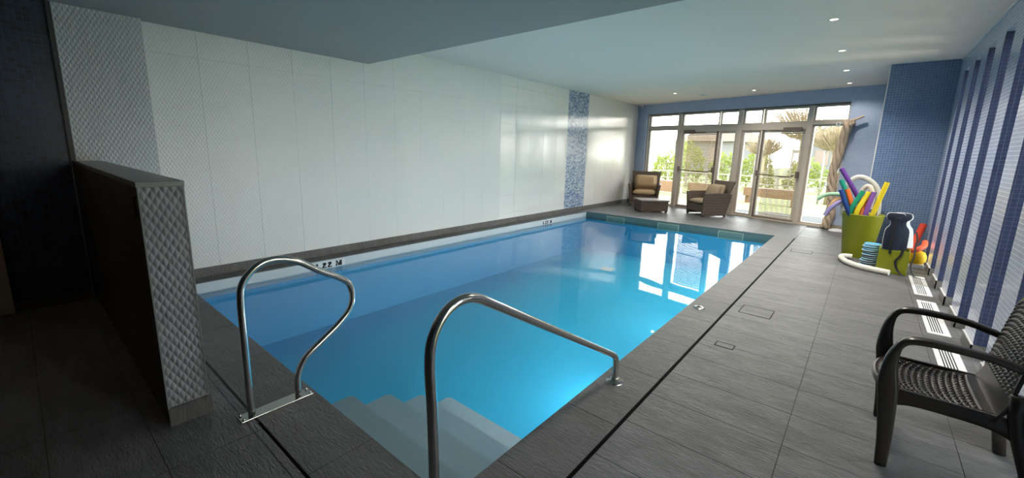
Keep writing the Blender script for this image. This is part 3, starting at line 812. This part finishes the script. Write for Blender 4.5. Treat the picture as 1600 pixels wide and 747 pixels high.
obj('body', B(-.38, .38, -.29, .29, .035, .30), M_wickd, ot, bevel=.01)
obj('top_panel', B(-.41, .41, -.32, .32, .30, .345), mat('grey_wicker_top', (.2, .175, .15), .45), ot, bevel=.008)
for a in (-1, 1):
    for b in (-1, 1): obj('foot', B(a*.34-.025, a*.34+.025, b*.25-.025, b*.25+.025, 0, .036), M_darktrim, ot)

# ================================================================== POOL TOYS
bx, by = .04, 8.93
bn = empty('green_bin', (bx, by, 0), 0, 'tall lime green tapered plastic bin full of foam noodles', 'bin')
obj('shell', lathe(BM(), [(0, 0), (.185, 0), (.19, .01), (.272, .70), (.283, .715), (.276, .72), (.262, .70), (.18, .02), (0, .02)], seg=40), M_green, bn, True)
def noodle(pts, col, label, r=.034, n=8, name='foam_noodle', m=None):
    P = spline(pts, n); bm = BM(); tube(bm, P, r, 14, cap=False)
    nrm = []
    # open ends with a bore
    for e, (p, q) in enumerate(((P[0], P[1]), (P[-1], P[-2]))):
        d = (p-q).normalized(); a = d.orthogonal().normalized(); b = d.cross(a)
        o_ = [bm.verts.new(p+(a*math.cos(t*math.pi/7)+b*math.sin(t*math.pi/7))*r) for t in range(14)]
        i_ = [bm.verts.new(p+(a*math.cos(t*math.pi/7)+b*math.sin(t*math.pi/7))*r*.3) for t in range(14)]
        j_ = [bm.verts.new(v.co-d*.04) for v in i_]
        for k in range(14):
            k2 = (k+1) % 14
            bm.faces.new((o_[k], o_[k2], i_[k2], i_[k])); bm.faces.new((i_[k], i_[k2], j_[k2], j_[k]))
        bm.faces.new(j_)
    o = obj(name, bm, m or foam('foam_'+label.split()[0], col), None, True)
    return tag(o, label, 'pool noodle', 'foam pool noodles')
def stick(top, rim, bot, col, label):
    noodle([bot, rim, top], col, label)
Yn = 8.9
stick((-.338, Yn-.03, 1.439), (-.075, Yn+.02, 1.002), (.15, Yn+.12, .55), (.13, .045, .27), 'dark purple foam noodle, tallest in the green bin, leaning left')
stick((-.312, Yn-.1, 1.253), (-.20, Yn-.09, 1.0), (-.02, Yn-.06, .5), (.015, .27, .18), 'teal foam noodle behind the blue one in the green bin')
stick((-.291, Yn-.18, 1.095), (-.15, Yn-.17, .76), (.03, Yn-.02, .4), (.015, .05, .22), 'navy blue foam noodle, leftmost in the green bin')
stick((-.214, Yn-.12, 1.109), (-.09, Yn-.12, .80), (.07, Yn-.0, .45), (.72, .16, .03), 'bright orange foam noodle beside the navy one in the bin')
stick((-.012, Yn-.12, 1.093), (-.12, Yn-.16, .74), (-.02, Yn-.04, .42), (.01, .24, .13), 'green foam noodle leaning right, in the middle of the bin')
stick((.065, Yn-.10, 1.084), (-.045, Yn-.17, .735), (.0, Yn-.05, .42), (.62, .5, .02), 'yellow foam noodle right beside the green one in the bin')
stick((.06, Yn-.02, .99), (.015, Yn-.12, .735), (-.01, Yn-.08, .4), (.7, .2, .06), 'short orange foam noodle between yellow and purple ones in bin')
stick((.125, Yn-.10, 1.088), (.07, Yn-.13, .74), (.03, Yn-.08, .4), (.2, .08, .33), 'violet foam noodle leaning right in the green bin')
stick((.262, Yn-.08, 1.25), (.16, Yn-.11, .745), (.08, Yn-.08, .4), (.66, .52, .02), 'tall yellow foam noodle, rightmost in the green bin')
noodle([(-.22, 9.15, .62), (-.24, 9.12, 1.1), (-.13, 9.1, 1.29), (.02, 9.1, 1.27), (.16, 9.1, 1.12), (.22, 9.12, .8), (.2, 9.12, .5)], (.5, .5, .46), 'pale grey foam noodle arched over behind the green bin', .04)
noodle([(-.03, 9.05, .5), (-.03, 9.05, .9), (-.02, 9.05, 1.1), (.06, 9.02, 1.16), (.12, 9.0, 1.0), (.11, 9.0, .8)], (.6, .56, .48), 'cream foam noodle bent inside the back of the green bin', .034)
noodle([(-.60, 8.95, .90), (-.50, 8.97, .975), (-.38, 9.0, 1.0), (-.2, 9.05, .98), (-.12, 9.05, .8), (-.08, 9.0, .5)], (.3, .52, .36), 'pale green foam noodle drooping left out of the bin', .032)
noodle([(-.41, 9.02, .76), (-.36, 9.03, .88), (-.28, 9.05, .95), (-.2, 9.05, .93), (-.1, 9.03, .75), (-.05, 9.0, .5)], (.6, .38, .2), 'peach foam noodle drooping left out of the bin', .032)
noodle([(-.455, 8.9, .63), (-.41, 8.91, .74), (-.33, 8.93, .84), (-.24, 8.95, .89), (-.15, 8.98, .8), (-.1, 8.98, .5)], (.28, .26, .52), 'lavender foam noodle, lowest of those drooping left from bin', .034)
noodle([(.0, 8.60, .04), (-.07, 8.60, .04), (-.13, 8.52, .04), (-.125, 8.36, .04), (-.06, 8.12, .04), (.08, 7.92, .04), (.25, 7.82, .04), (.43, 7.76, .04)], (.72, .72, .66), 'white bent foam noodle lying on the floor before the bin', .04)
noodle([(.80, 9.25, .60), (.74, 9.15, .35), (.68, 9.05, .06)], (.6, .06, .03), 'red foam noodle leaning upright in the tiled corner', .045)
noodle([(.66, 8.55, .26), (.74, 8.6, .29), (.81, 8.75, .33), (.83, 8.95, .36)], (.62, .1, .04), 'orange-red foam noodle lying over the yellow float in the corner', .036)
t = empty('yellow_float', (.72, 8.72, 0), 0, 'yellow rounded float on a white base in the right corner', 'float')
obj('shell', lathe(BM(), [(0, .06), (.11, .06), (.14, .1), (.145, .17), (.12, .23), (.06, .26), (0, .265)], seg=24), foam('foam_sun_yellow', (.8, .5, .01)), t, True)
obj('base', B(-.14, .12, -.12, .12, 0, .06), M_alu, t, bevel=.01)
# stack of aqua discs
M_d1 = foam('foam_sky_blue', (.1, .38, .62)); M_d2 = foam('foam_white_layer', (.6, .68, .7)); M_d3 = foam('foam_dark_navy', (.02, .035, .07))
for k in range(11):
    z = k*.0315; a = random.uniform(-.012, .012)
    lab = ['aqua foam disc at the bottom of the striped stack'] + ['aqua foam disc number %s up in striped stack' % w_ for w_ in ('two', 'three', 'four', 'five', 'six', 'seven', 'eight', 'nine', 'ten')] + ['aqua foam disc on top of the striped stack']
    t = empty('foam_disc', (.205+a, 8.27+random.uniform(-.01, .01), z), random.uniform(0, 3), 'blue and white foam disc in the stack between bin and box: ' + ['lowest', 'second from floor', 'third from floor', 'fourth from floor', 'fifth from floor', 'middle one', 'fifth from top', 'fourth from top', 'third from top', 'second from top', 'topmost'][k], 'foam disc', 'stacked foam discs')
    def ring(r, z0, z1): return lathe(BM(), [(0, z0), (r*.96, z0), (r, (z0+z1)/2), (r*.96, z1), (0, z1)], seg=24)
    obj('blue_layer', ring(.1, .0, .014), M_d1 if k > 7 else M_d3, t, True)
    obj('white_layer', ring(.104, .014, .023), M_d2, t, True)
    obj('top_layer', ring(.1, .023, .031), M_d1, t, True)
# green box
gb = empty('green_box', (.455, 8.06, 0), R(-3), 'lime green open-topped box carrying swim floats, right of the disc stack', 'box')
bm = BM(); box(bm, -.165, .165, -.165, .165, 0, .012)
box(bm, -.165, -.153, -.165, .165, .012, .34); box(bm, .153, .165, -.165, .165, .012, .34); box(bm, -.153, .153, -.165, -.153, .012, .34); box(bm, -.153, .153, .153, .165, .012, .34)
obj('shell', bm, M_green, gb, bevel=.004)
# float boards with bottle outline
def float_outline():
    half = [(.0, 0), (.10, 0), (.118, .03), (.12, .22), (.108, .29), (.072, .335), (.06, .37), (.068, .405), (.10, .425), (.122, .455), (.12, .49), (.09, .515), (0, .52)]
    P = spline([(x, z, 0) for x, z in half], 4); P = [(p.x, p.y) for p in P]
    return P+[(-x, z) for x, z in reversed(P[1:-1])]
def float_board(loc, rz, tilt, mats, label):
    e = empty('swim_float', loc, rz, label, 'float', 'bottle-shaped swim floats')
    O = float_outline(); mt = Matrix.Rotation(R(90)+tilt, 4, 'X')
    for nm, m_, z0, z1, sc in mats:
        obj(nm, prism(BM(), [(x*.8*sc, .26+(z-.26)*sc) for x, z in O], z0, z1, m=mt), m_, e, True, bevel=.004)
    return e
M_navy = foam('foam_navy', (.018, .028, .05)); M_pw = foam('foam_pale', (.62, .64, .66))
f1 = float_board((.40, 7.92, .345), R(6), R(-4), [('front_layer', M_navy, .012, .03, 1), ('back_layer', M_pw, -.008, .012, 1.02)], 'front navy bottle-shaped swim float with black strap on green box')
f2 = float_board((.475, 8.0, .345), R(10), R(-5), [('front_layer', M_navy, .012, .03, 1), ('back_layer', M_pw, -.008, .012, 1.02)], 'second navy swim float, just behind the front one on green box')
f3 = float_board((.56, 8.14, .345), R(30), R(-14), [('front_layer', M_pw, .0, .03, .95)], 'white swim float behind the two navy ones on green box')
def strap(pts, par, w_=.018):
    P = spline(pts, 6); bm = BM(); prev = None
    for i, p in enumerate(P):
        d = Vector((w_, 0.004, 0)); q = [bm.verts.new(p-d), bm.verts.new(p+d), bm.verts.new(p+d+Vector((0, .003, 0))), bm.verts.new(p-d+Vector((0, .003, 0)))]
        if prev:
            for k in range(4): bm.faces.new((prev[k], prev[(k+1) % 4], q[(k+1) % 4], q[k]))
        prev = q
    return obj('strap', bm, M_ink, par, world=True)
strap([(.40, 7.885, .80), (.40, 7.878, .7), (.398, 7.872, .55), (.395, 7.868, .4), (.40, 7.865, .29)], f1, .014)
strap([(.38, 7.86, .80), (.40, 7.86, .812), (.45, 7.86, .80)], f1, .008)
strap([(.53, 7.87, .37), (.515, 7.868, .28), (.478, 7.866, .2), (.49, 7.862, .12), (.53, 7.85, .05), (.58, 7.82, .008)], f2, .015)
strap([(.635, 8.0, .62), (.66, 7.99, .52), (.655, 7.97, .4), (.66, 7.93, .28), (.64, 7.9, .15), (.68, 7.85, .03), (.78, 7.8, .012), (.86, 7.79, .012)], f3, .01)

# ---- twisted cloth with eyelets at the right end of the window
tw = empty('twisted_drape', F(5.7, -.13, 0), 0, 'beige cloth twisted like rope, hanging from window corner to floor', 'drape')
M_tw = fabric('sand_canvas', (.5, .4, .3), 200)
cl = [(5.75, 2.42), (5.72, 2.2), (5.66, 1.9), (5.62, 1.6), (5.60, 1.3), (5.60, 1.0), (5.66, .7), (5.68, .45), (5.66, .2), (5.62, .03)]
P = spline([F(s, -.13, z) for s, z in cl], 10)
for k in range(4):
    Q = []
    for i, p in enumerate(P):
        t_a = i/(len(P)-1); a = t_a*2*math.pi*2.6+k*math.pi/2; rad = .062*(1.15-.35*math.sin(t_a*math.pi))*(1+.25*math.sin(t_a*23+k))
        Q.append(p+T*math.cos(a)*rad+N*math.sin(a)*rad*.7)
    if k < 2: Q = [Q[0]+T*(.16-.1*k)+Vector((0, 0, .07-.09*k))]+Q
    obj('strand', tube(BM(), Q, .05, 9, rfun=lambda t, k=k: (.04+.008*math.sin(t*40+k*2))*(1 if t > .04 else .6)), M_tw, tw, True, world=True)
for s, z in ((5.57, 2.33), (5.53, 1.02)):
    mr = Matrix.Translation(F(s, -.2, z)) @ Matrix.Rotation(math.atan2(T.y, T.x), 4, 'Z') @ Matrix.Rotation(R(90), 4, 'X')
    prof = [(.035+.013*math.cos(a_*math.pi/4), .013*math.sin(a_*math.pi/4)) for a_ in range(9)]
    obj('eyelet', lathe(BM(), prof, seg=18, m=mr), M_pw, tw, True, world=True)
obj('floor_fold', lathe(BM(), [(0, .05), (.08, .045), (.14, .02), (.15, 0)], c=tuple(F(5.85, -.15, 0)), seg=16), M_pw, tw, True, world=True)

# ================================================================== OUTSIDE
gd = empty('floor_outside', kind='structure')
ZG = -.06
obj('lawn', B(-60, 70, 1.6, 60, ZG-.1, ZG, m=MF), M_lawn, gd)
obj('terrace', B(-8, 12, .28, 1.6, ZG-.1, ZG+.02, m=MF), M_paving, gd)
obj('garden_strip', B(1.3, 30, -10, 9, ZG-.1, ZG), M_lawn, gd)
def leafy(name, c, size, label, n=900, leaf=.11, stem=True):
    e = empty(name, c, 0, label, 'shrub', 'garden shrubs behind the lawn')
    bm = BM(); rnd = random.Random(hash(label) % 1000 if False else int(c[0]*37+c[1]*11) % 1000)
    for k in range(n):
        th = rnd.uniform(0, 2*math.pi); ph = math.acos(rnd.uniform(-.4, 1)); r_ = rnd.uniform(.6, 1)**.5*(1+.18*math.sin(th*3+c[0])*math.sin(ph*4))
        p = Vector((size[0]*r_*math.sin(ph)*math.cos(th), size[1]*r_*math.sin(ph)*math.sin(th), size[2]*.35+size[2]*.65*r_*math.cos(ph)))
        if p.z < .02: p.z = .02+rnd.random()*.2
        a = Vector((rnd.gauss(0, 1), rnd.gauss(0, 1), rnd.gauss(0, 1))).normalized(); b = a.orthogonal().normalized()
        l = leaf*rnd.uniform(.6, 1.3)
        bm.faces.new([bm.verts.new(p+a*l), bm.verts.new(p+b*l*.45), bm.verts.new(p-a*l), bm.verts.new(p-b*l*.45)])
    tag(obj('foliage', bm, M_leaf, e), kind='stuff')
    if stem:
        for k in range(3):
            a = k*2.1; obj('stem', tube(BM(), [(0, 0, 0), (.1*math.cos(a), .1*math.sin(a), size[2]*.4), (.3*math.cos(a), .3*math.sin(a), size[2]*.8)], .03, 6), M_bark, e, True)
shr = [(-5.9, 10.2, 1.2, 1.75, 'feathery shrub far left, seen through the leftmost pane'), (-4.2, 9.6, 1.2, 2.35, 'taller yellow-green shrub seen at right side of the leftmost pane'),
       (-2.6, 10.5, 1.1, 1.7, 'rounded shrub seen through the left door glass'), (-.9, 10.3, 1.1, 1.85, 'bright shrub seen through narrow pane right of left door'),
       (.8, 11.5, 1.2, 1.6, 'shrub seen through the narrow pane left of right door'), (2.6, 12.5, 1.3, 1.4, 'low shrub behind the right door glass'),
       (4.3, 12, 1.2, 1.35, 'low shrub behind the staked tree, seen in the right pane'), (6.3, 12.5, 1.3, 1.5, 'low shrub at the right end of the hedge beyond the right pane')]
for s, d, wd_, h_, lab in shr:
    p = F(s, d, ZG); leafy('garden_shrub', tuple(p), (wd_*.7, .75, h_), lab, 700)
def pollard(s, d, h, label, rc=1.1, seed=1):
    p = F(s, d, ZG); e = empty('pollarded_tree', p, 0, label, 'tree', 'pollarded garden trees')
    obj('trunk', tube(BM(), [(0, 0, 0), (.02, 0, h*.35), (-.02, 0, h*.66)], .12, 10, rfun=lambda t: .12-.03*t), M_bark, e, True)
    rnd = random.Random(seed); bm = BM()
    for k in range(70):
        a = rnd.uniform(0, 2*math.pi); el = rnd.uniform(.25, 1.3)
        d_ = Vector((math.cos(a)*math.cos(el), math.sin(a)*math.cos(el), math.sin(el)*.75)); L = rc*rnd.uniform(.75, 1.1)
        st = Vector((0, 0, h*.64)); md_ = st+d_*L*.5+Vector((0, 0, -.05)); en = st+d_*L+Vector((0, 0, .08))
        tube(bm, [st, md_, en], .02, 4, rfun=lambda t: .03-.02*t)
        for q in range(3):
            e2 = en+Vector((rnd.uniform(-.25, .25), rnd.uniform(-.25, .25), rnd.uniform(.0, .25))); tube(bm, [md_, e2], .01, 3)
    obj('crown', bm, M_bark, e)
    for sx_ in (-.28, .28):
        obj('stake', tube(BM(), [(sx_, -.1, 0), (sx_, -.1, 2.0)], .03, 8), M_stake, e, True)
    obj('tie_bar', box(box(BM(), -.3, .3, -.12, -.09, 1.85, 1.93), -.3, .3, -.12, -.09, .95, 1.0), M_stake, e)
pollard(3.45, 6.5, 2.95, 'pollarded tree between two stakes on lawn, seen in right pane', 1.05, 3)
pollard(1.75, 8.2, 3.7, 'larger pollarded tree whose crown shows above the right door', 1.5, 5)
pollard(-.3, 9.5, 2.7, 'thin bare tree seen through the pane left of right door', .8, 9)
# timber bench / planter edge on the lawn
for k, (s0, s1, d, lab) in enumerate([(-3.2, -1.1, 4.0, 'orange timber planter seen through the leftmost pane'), (-.5, 1.3, 4.0, 'timber bench seen between the two doors'), (1.6, 3.3, 4.2, 'timber bench seen through the right door blind')]):
    e = empty('garden_bench', F((s0+s1)/2, d, ZG), 0, lab, 'bench', 'timber benches on the lawn')
    for j in range(3): obj('plank', B(s0, s1, d+.13*j, d+.13*j+.12, .42, .5, m=MF), M_wood, e, world=True)
    obj('side_board', B(s0, s1, d-.02, d, .2 if k else .05, .5, m=MF), M_wood, e, world=True)
    for s in (s0+.05, s1-.15): obj('leg', B(s, s+.1, d+.05, d+.35, ZG, .42, m=MF), M_wood, e, world=True)
# fence line of low posts and rail
fe = empty('garden_fence', F(0, 8.6, ZG), 0, 'low pale post-and-rail fence at the edge of the lawn', 'fence')
for k in range(16): obj('post', B(-8+k*1.1, -7.93+k*1.1, 8.6, 8.67, ZG, .75, m=MF), M_stake, fe, world=True)
for z in (.35, .68): obj('rail', B(-8, 8.6, 8.62, 8.65, z, z+.05, m=MF), M_stake, fe, world=True)
# neighbouring houses
def house(s0, s1, d0, d1, h, hr, label):
    e = empty('neighbour_house', F((s0+s1)/2, (d0+d1)/2, ZG), 0, label, 'house')
    obj('walls', B(s0, s1, d0, d1, ZG, h, m=MF), M_house, e, world=True)
    bm = BM(); dm = (d0+d1)/2; o_ = .4
    v = [bm.verts.new(MF @ Vector(p)) for p in ((s0-o_, d0-o_, h), (s1+o_, d0-o_, h), (s1+o_, d1+o_, h), (s0-o_, d1+o_, h), (s0+1.5, dm, hr), (s1-1.5, dm, hr))]
    for q in ((0, 1, 5, 4), (1, 2, 5), (2, 3, 4, 5), (3, 0, 4), (3, 2, 1, 0)): bm.faces.new([v[i] for i in q])
    obj('roof', bm, M_roof, e, world=True)
    n = int((s1-s0)//2.2)
    for i in range(n):
        s = s0+1+i*2.2
        w_ = obj('window', B(s, s+1, d0-.04, d0, 1.0, 2.2, m=MF), M_glass if False else M_frame2, e, world=True)
house(-13.5, -8.3, 22, 28, 2.7, 4.1, 'low house with brown roof beyond the hedge, left')
house(-6.5, 1.5, 30, 38, 3.0, 4.8, 'pale house with brown roof beyond the lawn, behind right door')
